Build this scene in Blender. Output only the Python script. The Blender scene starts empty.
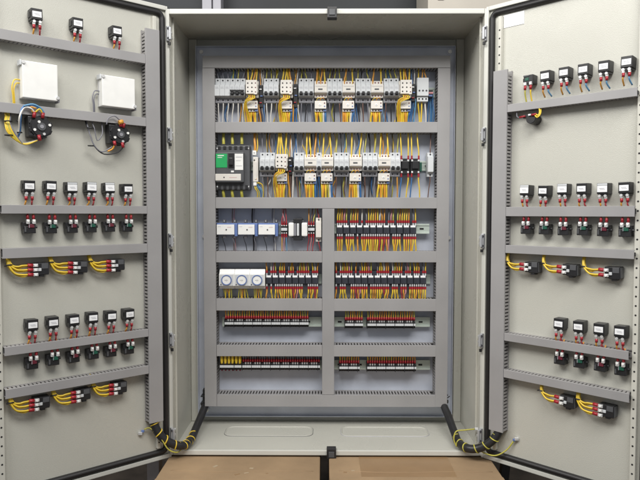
import bpy, bmesh, math, random
from mathutils import Vector, Matrix
random.seed(11)
S = bpy.context.scene
C = S.collection

# ------------------------------------------------------------------ camera
cd = bpy.data.cameras.new('camera'); cam = bpy.data.objects.new('camera', cd); C.objects.link(cam)
cd.sensor_width = 36.0; cd.lens = 617.77 / 640 * 36.0; cd.clip_start = 0.05; cd.clip_end = 60
R0 = (0.99998, 0.00642, 0.00078); R1 = (0.00106, -0.04263, -0.99909); R2 = (-0.00638, 0.99907, -0.04264)
cam.matrix_world = Matrix(((R0[0], -R1[0], -R2[0], -0.0076), (R0[1], -R1[1], -R2[1], -1.9519), (R0[2], -R1[2], -R2[2], 0.7572), (0, 0, 0, 1)))
S.camera = cam
# ------------------------------------------------------------------ world, lamps, exposure
w = bpy.data.worlds.new('World'); S.world = w; w.use_nodes = True
bg = w.node_tree.nodes['Background']; bg.inputs[0].default_value = (0.93, 0.96, 1.0, 1); bg.inputs[1].default_value = 0.27
def area(name, loc, target, sx, sy, power, col):
    l = bpy.data.lights.new(name, 'AREA'); l.shape = 'RECTANGLE'; l.size = sx; l.size_y = sy; l.energy = power; l.color = col
    o = bpy.data.objects.new(name, l); C.objects.link(o); o.location = loc
    o.rotation_euler = (Vector(target) - Vector(loc)).to_track_quat('-Z', 'Y').to_euler()
area('ceiling_lamp_light', (-1.75, -1.3, 2.6), (0.1, -0.1, 1.1), 2.0, 0.9, 68, (1.0, 0.98, 0.94))
area('ceiling_lamp_light', (0.4, -1.9, 2.75), (0.0, 0.0, 1.0), 2.3, 1.0, 84, (1.0, 0.98, 0.94))
S.view_settings.view_transform = 'Standard'; S.view_settings.look = 'None'; S.view_settings.exposure = -0.08; S.view_settings.gamma = 1.0

# ------------------------------------------------------------------ materials
def mat(name, col, rough=0.5, metal=0.0, var=0.06, scale=30.0, bump=0.0, bscale=400.0, spec=0.5, rvar=0.0):
    m = bpy.data.materials.new(name); m.use_nodes = True; nt = m.node_tree; N = nt.nodes; L = nt.links
    b = N['Principled BSDF']; b.inputs['Roughness'].default_value = rough; b.inputs['Metallic'].default_value = metal
    b.inputs['Specular IOR Level'].default_value = spec
    tc = N.new('ShaderNodeTexCoord'); nz = N.new('ShaderNodeTexNoise'); nz.inputs['Scale'].default_value = scale; nz.inputs['Detail'].default_value = 4
    cr = N.new('ShaderNodeValToRGB'); a = [max(0, c * (1 - var)) for c in col]; z = [min(1, c * (1 + var)) for c in col]
    cr.color_ramp.elements[0].position = 0.3; cr.color_ramp.elements[1].position = 0.7
    cr.color_ramp.elements[0].color = (*a, 1); cr.color_ramp.elements[1].color = (*z, 1)
    L.new(tc.outputs['Object'], nz.inputs['Vector']); L.new(nz.outputs['Fac'], cr.inputs['Fac']); L.new(cr.outputs['Color'], b.inputs['Base Color'])
    if rvar:
        n3 = N.new('ShaderNodeTexNoise'); n3.inputs['Scale'].default_value = 4.5; n3.inputs['Detail'].default_value = 6; n3.inputs['Distortion'].default_value = 0.8
        mr = N.new('ShaderNodeMapRange'); mr.inputs['From Min'].default_value = 0.3; mr.inputs['From Max'].default_value = 0.7
        mr.inputs['To Min'].default_value = rough - rvar * 0.6; mr.inputs['To Max'].default_value = rough + rvar
        L.new(tc.outputs['Object'], n3.inputs['Vector']); L.new(n3.outputs['Fac'], mr.inputs['Value']); L.new(mr.outputs['Result'], b.inputs['Roughness'])
    if bump:
        n2 = N.new('ShaderNodeTexNoise'); n2.inputs['Scale'].default_value = bscale; n2.inputs['Detail'].default_value = 2
        bp = N.new('ShaderNodeBump'); bp.inputs['Strength'].default_value = bump; bp.inputs['Distance'].default_value = 0.001
        L.new(tc.outputs['Object'], n2.inputs['Vector']); L.new(n2.outputs['Fac'], bp.inputs['Height']); L.new(bp.outputs['Normal'], b.inputs['Normal'])
    return m
PAINT = mat('grey_powder_coat', (0.545, 0.54, 0.485), 0.29, 0, 0.03, 3, 0.6, 520, rvar=0.14)
RIM = mat('pale_rim_paint', (0.62, 0.62, 0.575), 0.35, 0, 0.03, 8, 0.15, 300)
STRIP = mat('perforated_strip_paint', (0.60, 0.59, 0.53), 0.4, 0, 0.03, 12)
ZINC = mat('galvanised_steel', (0.57, 0.605, 0.69), 0.40, 0.2, 0.10, 9, 0.1, 200, rvar=0.12)
DUCT = mat('grey_duct_plastic', (0.30, 0.29, 0.29), 0.5, 0, 0.03, 14, 0.06, 260)
DUCTL = mat('duct_lid_plastic', (0.33, 0.324, 0.328), 0.42, 0, 0.06, 7, 0.06, 260, rvar=0.12)
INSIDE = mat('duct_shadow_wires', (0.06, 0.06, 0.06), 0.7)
GASKET = mat('black_rubber', (0.018, 0.017, 0.018), 0.45)
BLACK = mat('black_plastic', (0.02, 0.02, 0.022), 0.38, 0, 0.15, 60, 0.1, 500)
DGREY = mat('dark_grey_plastic', (0.085, 0.088, 0.095), 0.45, 0, 0.1, 40, 0.1, 500)
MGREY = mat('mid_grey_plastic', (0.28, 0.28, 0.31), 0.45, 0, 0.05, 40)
HINGE = mat('hinge_metal', (0.50, 0.51, 0.53), 0.38, 0.4)
WHITE = mat('white_plastic', (0.88, 0.88, 0.86), 0.4, 0, 0.03, 30)
LGREY = mat('light_grey_plastic', (0.62, 0.64, 0.66), 0.4, 0, 0.03, 30)
CREAM = mat('cream_plastic', (0.74, 0.71, 0.66), 0.42, 0, 0.03, 30)
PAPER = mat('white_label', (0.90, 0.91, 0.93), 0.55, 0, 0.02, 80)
SILVER = mat('silver_metal', (0.80, 0.80, 0.80), 0.32, 0.45, 0.1, 80)
RED = mat('red_ferrule', (0.34, 0.02, 0.03), 0.4, 0, 0.2, 90)
REDW = mat('red_wire', (0.42, 0.05, 0.06), 0.45)
YEL = mat('yellow_wire', (0.78, 0.55, 0.05), 0.4, 0, 0.1, 60)
ORA = mat('orange_wire', (0.70, 0.33, 0.05), 0.4, 0, 0.12, 60)
OLIVE = mat('yellow_green_wire', (0.50, 0.46, 0.08), 0.4, 0, 0.15, 60)
BLU = mat('blue_wire', (0.05, 0.16, 0.38), 0.4)
LBLU = mat('light_blue_wire', (0.12, 0.30, 0.50), 0.4)
GRN = mat('green_plastic', (0.02, 0.40, 0.12), 0.4)
DGRN = mat('dark_green_plastic', (0.015, 0.10, 0.065), 0.4)
DRED = mat('dark_red_plastic', (0.14, 0.02, 0.035), 0.4)
WHW = mat('white_wire', (0.68, 0.66, 0.62), 0.4)
GRW = mat('grey_wire', (0.20, 0.20, 0.23), 0.4)
BRW = mat('brown_wire', (0.16, 0.09, 0.07), 0.4)
BLKW = mat('black_wire', (0.02, 0.02, 0.025), 0.4)
PINK = mat('pink_wire', (0.58, 0.26, 0.28), 0.4)
BLUE = mat('blue_plastic', (0.13, 0.20, 0.44), 0.4)
RAIL = mat('passivated_rail', (0.60, 0.68, 0.62), 0.35, 0.3, 0.1, 20)
INK = mat('dark_print', (0.05, 0.05, 0.06), 0.6)
FAINT = mat('faint_print', (0.38, 0.38, 0.42), 0.6)
HOLE = mat('dark_hole', (0.015, 0.015, 0.017), 0.8)

# ------------------------------------------------------------------ mesh builder (millimetres in, metres out)
def catmull(pts, n=5):
    P = [Vector(p) for p in pts]
    if len(P) < 3: return P
    Q = [P[0] * 2 - P[1]] + P + [P[-1] * 2 - P[-2]]; out = []
    for i in range(1, len(Q) - 2):
        a, b, c, d = Q[i - 1:i + 3]
        for k in range(n):
            t = k / n
            out.append(0.5 * ((2 * b) + (c - a) * t + (2 * a - 5 * b + 4 * c - d) * t * t + (3 * b - a - 3 * c + d) * t ** 3))
    out.append(P[-1]); return out
class MB:
    def __init__(s): s.bm = bmesh.new(); s.m = []
    def _mi(s, m):
        if m not in s.m: s.m.append(m)
        return s.m.index(m)
    def box(s, c, d, m, bev=0.0, rot=None, seg=2):
        mi = s._mi(m); t = bmesh.new()
        bmesh.ops.create_cube(t, size=1.0)
        bmesh.ops.scale(t, vec=d, verts=t.verts)
        if bev: bmesh.ops.bevel(t, geom=list(t.edges), offset=bev, segments=seg, affect='EDGES', profile=0.6)
        if rot: bmesh.ops.rotate(t, verts=t.verts, cent=(0, 0, 0), matrix=Matrix.Rotation(rot[1], 3, rot[0]))
        bmesh.ops.translate(t, vec=c, verts=t.verts); s._take(t, mi, False); return s
    def bx(s, x0, x1, y0, y1, z0, z1, m, bev=0.0):
        return s.box(((x0 + x1) / 2, (y0 + y1) / 2, (z0 + z1) / 2), (abs(x1 - x0), abs(y1 - y0), abs(z1 - z0)), m, bev)
    def _take(s, t, mi, smooth):
        vm = {v: s.bm.verts.new(v.co) for v in t.verts}
        for f in t.faces:
            try: g = s.bm.faces.new([vm[v] for v in f.verts])
            except ValueError: continue
            g.material_index = mi; g.smooth = smooth
        t.free()
    def cyl(s, c, r, h, m, axis='Y', seg=14, r2=None, bev=0):
        mi = s._mi(m); t = bmesh.new()
        bmesh.ops.create_cone(t, cap_ends=True, segments=seg, radius1=r, radius2=r if r2 is None else r2, depth=h)
        if bev: bmesh.ops.bevel(t, geom=[e for e in t.edges if all(len(f.verts) != 4 for f in e.link_faces) or any(len(f.verts) > 4 for f in e.link_faces)], offset=bev, segments=2, affect='EDGES')
        M = {'Y': Matrix.Rotation(math.pi / 2, 3, 'X'), 'X': Matrix.Rotation(math.pi / 2, 3, 'Y'), 'Z': Matrix.Identity(3)}[axis]
        bmesh.ops.rotate(t, verts=t.verts, cent=(0, 0, 0), matrix=M); bmesh.ops.translate(t, vec=c, verts=t.verts); s._take(t, mi, False); return s
    def ring(s, c, r1, r2, h, m, seg=28):
        mi = s._mi(m); bm = s.bm; V = []
        for y in (-h / 2, h / 2):
            for r in (r1, r2): V.append([bm.verts.new((c[0] + r * math.cos(6.28318 * k / seg), c[1] + y, c[2] + r * math.sin(6.28318 * k / seg))) for k in range(seg)])
        for k in range(seg):
            j = (k + 1) % seg
            for a, b in ((0, 1), (1, 3), (3, 2), (2, 0)):
                f = bm.faces.new((V[a][k], V[a][j], V[b][j], V[b][k])); f.material_index = mi
        return s
    def tube(s, pts, r, m, seg=7, n=5, caps=True):
        mi = s._mi(m); P = catmull(pts, n); bm = s.bm; rings = []; up = None
        for i, p in enumerate(P):
            d = (P[min(i + 1, len(P) - 1)] - P[max(i - 1, 0)])
            d = d.normalized() if d.length > 1e-9 else Vector((0, 0, 1))
            if up is None: up = d.orthogonal().normalized()
            up = (up - d * up.dot(d)); up = up.normalized() if up.length > 1e-6 else d.orthogonal().normalized()
            sd = d.cross(up)
            rings.append([bm.verts.new(p + (up * math.cos(6.28318 * k / seg) + sd * math.sin(6.28318 * k / seg)) * r) for k in range(seg)])
        for a, b in zip(rings, rings[1:]):
            for k in range(seg):
                f = bm.faces.new((a[k], a[(k + 1) % seg], b[(k + 1) % seg], b[k])); f.material_index = mi; f.smooth = True
        if caps:
            for g in (rings[0], rings[-1]): f = bm.faces.new(g); f.material_index = mi
        return s
    def prism(s, poly, x0, x1, m, axis='X', bev=0.0):
        """poly in (y,z) extruded along x, or with axis 'Y' poly in (x,z) extruded along y"""
        mi = s._mi(m); t = bmesh.new()
        f = (lambda a, b, e: (e, a, b)) if axis == 'X' else (lambda a, b, e: (a, e, b))
        A = [t.verts.new(f(a, b, x0)) for a, b in poly]; B = [t.verts.new(f(a, b, x1)) for a, b in poly]
        t.faces.new(A); t.faces.new(list(reversed(B)))
        for i in range(len(A)): j = (i + 1) % len(A); t.faces.new((A[i], B[i], B[j], A[j]))
        if bev: bmesh.ops.bevel(t, geom=list(t.edges), offset=bev, segments=2, affect='EDGES')
        s._take(t, mi, False); return s
    def build(s, name, parent=None, loc=None):
        bmesh.ops.scale(s.bm, vec=(0.001,) * 3, verts=s.bm.verts)
        bmesh.ops.recalc_face_normals(s.bm, faces=s.bm.faces)
        me = bpy.data.meshes.new(name); s.bm.to_mesh(me); s.bm.free()
        for m in s.m: me.materials.append(m)
        o = bpy.data.objects.new(name, me); C.objects.link(o)
        if parent: o.parent = parent; KIDS.setdefault(parent.name, []).append(o)
        if loc: o.location = loc
        return o
KIDS = {}
def tag(o, label=None, cat=None, group=None, kind=None):
    for k, v in (('label', label), ('category', cat), ('group', group), ('kind', kind)):
        if v: o[k] = v
    return o
def empty(name, label=None, cat=None, group=None, parent=None):
    o = bpy.data.objects.new(name, None); C.objects.link(o); o.empty_display_size = 0.02
    if parent: o.parent = parent; KIDS.setdefault(parent.name, []).append(o)
    return tag(o, label, cat, group)
def dup(o, parent=None):
    c = o.copy(); C.objects.link(c)
    if parent: c.parent = parent; KIDS.setdefault(parent.name, []).append(c)
    for k in KIDS.get(o.name, []): dup(k, c)
    return c
PL = 0.255                                                          # depth of the mounting plate's face
AL, AR = 0.7196, 0.7772                                             # how far each door stands off the front plane
def on_plate(o, x, z): o.location = (x / 1000, PL, z / 1000)
def on_door(o, side, t, z, h=0.0):
    a = AL if side < 0 else AR
    o.location = (side * 0.5 + side * math.cos(a) * t / 1000 - side * math.sin(a) * h / 1000, -math.sin(a) * t / 1000 - math.cos(a) * h / 1000, z / 1000)
    o.rotation_euler = (0, 0, AL if side < 0 else -AR)
    if o.get('category') in ('indicator lamp', 'contact block', 'switch'):
        o.rotation_euler = (random.uniform(-.035, .035), random.uniform(-.03, .03), o.rotation_euler.z + random.uniform(-.035, .035))
USED = {}
def place(proto, label, cat=None, group=None):
    """first call uses the prototype itself, later ones copy it with all its parts"""
    k = proto.name
    o = proto if k not in USED else dup(proto)
    USED[k] = 1
    return tag(o, label, cat, group)
ORD = ['first', 'second', 'third', 'fourth', 'fifth', 'sixth', 'seventh', 'eighth', 'ninth', 'tenth', 'eleventh', 'twelfth', 'thirteenth', 'fourteenth']

def j(a): return random.uniform(-a, a)
# ------------------------------------------------------------------ setting
fl = MB(); fl.bx(-6000, 6000, -4000, 1300, -380, -350, mat('dark_floor', (0.065, 0.052, 0.042), 0.55, 0, 0.5, 7, 0.2, 60)); tag(fl.build('floor'), kind='structure')
WALLM = mat('dark_partition', (0.022, 0.025, 0.03), 0.6, 0, 0.25, 2)
bw = MB(); bw.bx(-6000, 6000, 1250, 1300, -350, 3500, WALLM); tag(bw.build('wall'), kind='structure')
PILM = mat('pale_pillar_paint', (0.42, 0.42, 0.46), 0.45, 0, 0.06, 5)
pl = empty('wall_post', 'pale grey upright post behind the top of the cabinet, left of centre', 'post')
MB().bx(-612, -566, 1150, 1248, -350, 3400, PILM, 3).build('post_half', pl); MB().bx(-562, -521, 1162, 1248, -350, 3400, PILM, 3).build('post_half', pl)
BOXM = mat('beige_machine_paint', (0.50, 0.46, 0.40), 0.5, 0, 0.06, 5)
bb = empty('machine_housing', 'beige housing with small print behind the upper right corner of the cabinet', 'machine')
MB().bx(455, 1500, 850, 1200, -348, 1950, BOXM, 6).build('housing', bb)
mk = MB(); mk.box((512, 848, 1722), (26, 3, 26), INK); mk.box((512, 846.5, 1722), (12, 2, 12), BOXM)
for k in range(4): mk.box((600 + k * 3, 848, 1752 - k * 11), (110 - k * 14, 2, 3.5), REDW if k < 2 else FAINT)
mk.build('printed_mark', bb)
CARD = mat('cardboard', (0.33, 0.225, 0.13), 0.85, 0, 0.22, 5, 0.5, 60)
PALE = mat('torn_paper', (0.42, 0.33, 0.22), 0.8)
TAPE = mat('packing_tape', (0.30, 0.19, 0.10), 0.35, 0, 0.05, 20)
for (x0, x1, lab) in ((-503, -19, 'brown cardboard box under the left half of the cabinet'), (9, 523, 'brown cardboard box under the right half of the cabinet')):
    e = empty('cardboard_box', lab, 'box', 'cardboard boxes under the cabinet'); e.location = ((x0 + x1) / 2000, -0.05, -0.35)
    hx = (x1 - x0) / 2
    MB().bx(-hx, hx, -380, 380, 0, 328, CARD, 4).build('carton', e)
    MB().box((-20, 0, 328.6), (hx * 1.1, 760, 0.9), TAPE).build('tape', e) if x0 > 0 else None
    f = MB(); f.bx(-hx + 2, hx - 2, -378, -110 if x0 > 0 else -128, 329, 331.6, CARD, 0.6); f.build('flap', e)
    for q in range(7 if x0 < 0 else 4):
        f = MB()
        a_ = (-hx + 40 + random.random() * (hx * 1.8), -160 + random.random() * 130); w_ = 5 + random.random() * 12
        f.box((a_[0], a_[1], 328.4), (w_, 4 + random.random() * 6, 1.2), random.choice((TAPE, PALE)), .4, ('Z', random.random() * 3)); f.build('torn_patch', e)
    f = MB(); f.tube([(-hx + 30, -60, 328), (-hx * .3, -66 + j(8), 328.2), (hx * .4, -58 + j(8), 328), (hx - 20, -64, 328)], 1.6, CARD, 6, 4); f.build('crease', e)
st = empty('metal_post', 'grey metal post standing left of the cardboard boxes', 'post'); st.location = (-0.568, 0.06, -0.35)
MB().bx(-20, 20, -20, 20, 0, 300, mat('grey_brown_metal', (0.22, 0.21, 0.22), 0.5), 2).build('post_shaft', st); MB().bx(-30, 30, -30, 30, 0.5, 6, DGREY, 1).build('foot', st)
st = empty('black_leg', 'black slanting leg standing right of the cardboard boxes', 'leg'); st.location = (0.585, 0.08, -0.35)
MB().prism([(-28, 4), (0, 4), (30, 300), (2, 300)], -12, 12, BLACK, axis='Y', bev=1).build('leg_bar', st); MB().bx(-40, 10, -25, 25, 0, 6, BLACK, 1).build('foot', st)

# ------------------------------------------------------------------ cabinet
cab = empty('electrical_cabinet', 'tall light grey steel electrical cabinet with both doors swung open', 'cabinet')
sh = MB()
D = 285
sh.bx(-500, -490, 3, D + 8, 0, 1377, PAINT); sh.bx(490, 500, 3, D + 8, 0, 1377, PAINT)
sh.bx(-500, 500, 3, D + 8, 1377, 1393, PAINT); sh.bx(-500, 500, 3, D + 8, -16, 0, PAINT)
sh.bx(-490, 490, D, D + 8, 0, 1377, PAINT)
sh.build('shell', cab)
rm = MB()
rm.bx(-501, -490, -7, 3, -16, 1393, RIM, 2.5); rm.bx(490, 501, -7, 3, -16, 1393, RIM, 2.5)
rm.bx(-490, 490, -7, 3, 1377, 1393, RIM, 2.5); rm.bx(-490, 490, -7, 3, -16, 0, RIM, 2.5)
rm.build('rim', cab)
for sx in (-1, 1):   # folded gutter inside the side walls
    MB().bx(sx * 484, sx * 490, 30, 36, 0.5, 1376.5, PAINT, 1).build('side_fold', cab)
    MB().bx(sx * 462, sx * 489.5, 268, 284.5, 1, 1376, PAINT, 2).build('rear_profile', cab)
for x0, x1 in ((-350, -45), (52, 355)):   # gland plate outlines pressed in the floor
    g = MB(); r = 28; y0, y1 = 118, 214; P = []
    for cx, cy, a0 in ((x1 - r, y0 + r, -90), (x1 - r, y1 - r, 0), (x0 + r, y1 - r, 90), (x0 + r, y0 + r, 180)):
        for k in range(7): a = math.radians(a0 + 15 * k); P.append((cx + r * math.cos(a), cy + r * math.sin(a), 0.4))
    P.append(P[0]); g.tube(P, 0.9, FAINT if x0 > 0 else DGREY, 6, 1, False)
    g.build('gland_plate_seam', cab)
    g = MB(); g.tube([(p[0] * .985 + (x0 + x1) / 2 * .015, p[1] * .94 + 166 * .06, 0.2) for p in P], 2.6, PAINT, 6, 1, False); g.build('gland_plate_edge', cab)
for z, nm in ((1384, 'latch'), (-4, 'latch')):
    MB().bx(2, 32, -16, 12, z - 22, z + 12, BLACK, 2).bx(8, 26, -19, -15, z - 14, z + 4, DGREY, 1).build(nm, cab)
mp = MB(); mp.bx(-460, 453, 255, 258, 27, 1345, ZINC)
mpo = mp.build('mounting_plate', cab)
fg = MB()
for x in (-460, 451): fg.bx(x, x + 2, 240, 254.8, 27, 1345, ZINC)
fg.bx(-458, 451, 240, 254.8, 1343, 1345, ZINC); fg.bx(-458, 451, 240, 254.8, 27, 29, ZINC)
fg.build('folded_edge', mpo)
for x, z in ((-440, 1326), (434, 1326), (-434, 676), (436, 672), (-430, 48), (428, 50)):
    MB().cyl((x, 249, z), 7, 8, SILVER, seg=6).cyl((x, 253.5, z), 11, 3, ZINC, seg=16).build('screw', mpo)
def make_door(side, W_, gy, z0, z1, strips, label):
    x = lambda t: side * t
    d = MB(); d.bx(x(0), x(W_), 0.0, 18, z0, z1, PAINT, 1.5)
    o = d.build('door', cab); tag(o, label); on_door(o, side, 0, 0)
    r = MB()
    rw = gy[0] - 2
    r.bx(x(0.5), x(rw), -9, 0.2, z0, z1, RIM, 2); r.bx(x(W_ - rw), x(W_), -9, 0.2, z0, z1, RIM, 2)
    r.bx(x(rw), x(W_ - rw), -9, 0.2, z1 - 13, z1, RIM, 2); r.bx(x(rw), x(W_ - rw), -9, 0.2, z0, z0 + 13, RIM, 2)
    r.build('rim', o)
    gg = MB(); a, b = gy; m_ = (a + b) / 2; zt, zb = z1 - 24, z0 + 24; rr = 16; P = []
    for cx, cz, a0 in ((W_ - m_ - rr, zb + rr, -90), (W_ - m_ - rr, zt - rr, 0), (m_ + rr, zt - rr, 90), (m_ + rr, zb + rr, 180)):
        for k in range(7): q = math.radians(a0 + 15 * k); P.append((x(cx + rr * math.cos(q)), -4, cz + rr * math.sin(q)))
    P.append(P[0]); gg.tube(P, (b - a) / 2, GASKET, 8, 1, False); gg.build('gasket', o)
    for (t, wd) in strips:
        s_ = MB(); s_.bx(x(t - wd / 2), x(t + wd / 2), -14, -0.2, z0 + 40, z1 - 40, STRIP, 1.5)
        for k in range(int((z1 - z0 - 100) / 25)): s_.cyl((x(t), -14.1, z0 + 60 + 25 * k), 2.6, 0.8, HOLE, seg=8)
        s_.build('perforated_strip', o)
    for z in (1315, 1003, 672, 357, 52):
        h = MB(); h.bx(x(-3), x(6.5), -19, -9, z - 23, z + 23, HINGE, 2); h.cyl((x(-1), -21, z), 4.5, 36, HINGE, 'Z', 12); h.cyl((x(4), -20, z + 15), 3.5, 3, INK); h.cyl((x(4), -20, z - 15), 3.5, 3, INK)
        h.cyl((x(0), -18, z - 31), 4.5, 9, BLACK, 'Z', 10)
        h.build('hinge', o)
    return o
dl = make_door(-1, 545, (8, 26), -22, 1400, ((46, 11), (497, 15)), 'left door, opened outwards, with gasket around its edge')
dr = make_door(1, 498, (11, 29), -20, 1397, ((50, 11), (454, 14)), 'right door, opened outwards, with gasket around its edge')
for sx in (-1, 1):
    for z in (1315, 1003, 672, 357, 52):
        for dz in (-9, 9): MB().cyl((sx * 487.5, 14, z + dz), 4, 4, SILVER, 'X', 10).build('hinge_screw', cab)
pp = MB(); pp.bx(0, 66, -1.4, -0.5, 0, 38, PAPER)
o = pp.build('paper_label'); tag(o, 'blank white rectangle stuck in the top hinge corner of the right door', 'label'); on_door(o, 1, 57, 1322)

# ------------------------------------------------------------------ cable ducts
def duct(L_, H_, dep, vertical=False, pitch=10.5, capend=0):
    """runs along +x (or +z when vertical); H_ is the lid's width; front at y = -dep"""
    t = MB(); l = MB()
    def bx(mb, u0, u1, y0, y1, v0, v1, m, bev=0):
        if vertical: mb.bx(v0, v1, y0, y1, u0, u1, m, bev)
        else: mb.bx(u0, u1, y0, y1, v0, v1, m, bev)
    hh = H_ / 2
    bx(t, 0, L_, -2, -0.2, -hh + 1, hh - 1, DUCT)
    n = int(L_ / pitch)
    for sd in (-1, 1):
        v0, v1 = (hh - 3.2, hh - 1.4) if sd > 0 else (-hh + 1.4, -hh + 3.2)
        bx(t, 0, L_, -dep * 0.16, -2, v0, v1, DUCT)
        for k in range(n): bx(t, k * pitch + 1.6, k * pitch + pitch - 2.6, -dep + 3, -dep * 0.16, v0, v1, DUCT)
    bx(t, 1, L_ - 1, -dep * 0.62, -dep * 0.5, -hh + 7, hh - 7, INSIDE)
    bx(l, 0, L_, -dep, -dep + 2.2, -hh, hh, DUCTL, 0.8)
    for sd in (-1, 1):
        v0, v1 = (hh - 1.4, hh) if sd > 0 else (-hh, -hh + 1.4)
        bx(l, 0, L_, -dep + 2, -dep + (10 if dep > 50 else 6), v0, v1, DUCTL)
    return t, l
def add_duct(label, L_, H_, dep, vertical, placer, group):
    e = empty('cable_duct', label, 'duct', group); t, l = duct(L_, H_, dep, vertical)
    t.build('trough', e); ld = l.build('lid', e); ld.rotation_euler = (random.uniform(-.012, .012), 0, random.uniform(-.0012, .0012)) if not vertical else (random.uniform(-.001, .001), 0, random.uniform(-.02, .02)); placer(e); return e
G1 = 'slotted ducts on the mounting plate'
DP = 65
zmid = lambda a, b: (a + b) / 2
add_duct('tall upright slotted duct along the left edge of the mounting plate', 1176, 42, DP, True, lambda e: on_plate(e, -404, 80), G1)
add_duct('tall upright slotted duct along the right edge of the mounting plate', 1176, 42, DP, True, lambda e: on_plate(e, 404, 80), G1)
add_duct('short upright slotted duct down the middle of the mounting plate', 652, 42, DP, True, lambda e: on_plate(e, 7, 122.5), G1)
add_duct('topmost wide level duct above the first breaker row', 850, 41, DP, False, lambda e: on_plate(e, -425, 1277), G1)
add_duct('level duct between the first and second breaker rows', 766, 36, DP, False, lambda e: on_plate(e, -383, 1054), G1)
add_duct('level duct directly below the second breaker row', 766, 38, DP, False, lambda e: on_plate(e, -383, 794), G1)
for z, h, w_ in ((607.5, 39, 'between transformer and time switch rows'), (439.5, 42, 'below the time switch row'), (277, 39, 'between the two terminal rows')):
    add_duct('short level duct left of middle duct, ' + w_, 369, h, DP, False, lambda e: on_plate(e, -383, z), G1)
    add_duct('short level duct right of middle duct, ' + w_, 355, h, DP, False, lambda e: on_plate(e, 28, z), G1)
add_duct('lowest wide level duct at the foot of the mounting plate', 766, 42, DP, False, lambda e: on_plate(e, -383, 101), G1)
G2 = 'slotted ducts on the left door'; G3 = 'slotted ducts on the right door'
add_duct('tall upright duct on the hinge side of the left door', 1200, 45, 37, True, lambda e: on_door(e, -1, 64, 112), G2)
add_duct('tall upright duct on the hinge side of the right door', 1100, 46, 37, True, lambda e: on_door(e, 1, 66, 88), G3)
DN = ['topmost', 'second from the top', 'third from the top', 'fourth from the top', 'fifth from the top', 'lowest']
for i, (a, b) in enumerate(((1206, 1233), (1019, 1045), (757, 780), (639, 666), (382, 405), (268, 293))):
    add_duct('level duct on the left door, ' + DN[i], 402.5, b - a, 35, False, lambda e: on_door(e, -1, 490, (a + b) / 2), G2)
for i, (a, b, L_) in enumerate(((1060, 1083, 363), (750, 778, 363), (639, 663, 364), (373, 396, 356), (260, 284, 360))):
    add_duct('level duct on the right door, ' + (DN[i] if i < 4 else 'lowest'), L_, b - a, 35, False, lambda e: on_door(e, 1, 89.5, (a + b) / 2), G3)

# ------------------------------------------------------------------ DIN rails
def rail(x0, x1, z, lab):
    e = MB(); L_ = x1 - x0
    e.bx(0, L_, -6, -0.5, -11, 11, RAIL); e.bx(0, L_, -8.5, -6.2, -17.5, -12, RAIL, 0.5); e.bx(0, L_, -8.5, -6.2, 12, 17.5, RAIL, 0.5); e.bx(0, L_, -8, -4, -12.4, -10.6, RAIL); e.bx(0, L_, -8, -4, 10.6, 12.4, RAIL)
    for k in range(int(L_ / 36)): e.bx(12 + 36 * k, 26 + 36 * k, -6.8, -6.1, -3, 3, HOLE, 0.2)
    o = e.build('din_rail'); tag(o, lab, 'rail', 'mounting rails'); on_plate(o, x0, z); o.location.y -= 0.0 if True else 0
    return o
rail(-382, 382, 1183, 'metal rail carrying the topmost breaker row')
rail(-382, 382, 926, 'metal rail carrying the second breaker row')
rail(-382, -16, 700, 'metal rail behind the transformer and blue monitors')
def spacer_rail(x0, x1, z, lab, off):
    o = rail(x0, x1, z, lab); o.location.y -= off; return o
spacer_rail(30, 364, 704, 'pale green rail end beyond the upper right relay row', 0.02)
spacer_rail(-382, -16, 524, 'metal rail behind the time switches', 0.0)
spacer_rail(30, 372, 524, 'metal rail carrying the long right relay row', 0.0)
spacer_rail(-370, -16, 372, 'metal rail carrying the upper left terminal strip', 0.012)
spacer_rail(30, 370, 372, 'metal rail carrying the upper right terminal strip', 0.012)
spacer_rail(-378, -16, 218, 'metal rail carrying the lower left terminal strip', 0.012)
spacer_rail(30, 372, 218, 'metal rail carrying the lower right terminal strips', 0.012)

def wire(parent, pts, m, r=1.5, name='wire'):
    return MB().tube(pts, r, m, 6, 4).build(name, parent)
def wup(parent, x, ztop, zd, m, r=1.5, y=-42, spread=4):
    r *= 1.15; k = j(spread * 1.6); wire(parent, [(x, y, ztop - 8), (x, y - 1, ztop + (zd - ztop) * .2), (x + k * .6, y + 3 + j(3), ztop + (zd - ztop) * .6), (x + k, y + 10, zd + 10)], m, r)
def wdn(parent, x, zbot, zd, m, r=1.5, y=-42, spread=4):
    r *= 1.1; k = j(spread * 1.7); wire(parent, [(x, y, zbot + 8), (x, y - 1, zbot + (zd - zbot) * .2), (x + k * .6, y + 3 + j(3), zbot + (zd - zbot) * .6), (x + k, y + 10, zd - 10)], m, r)

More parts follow.
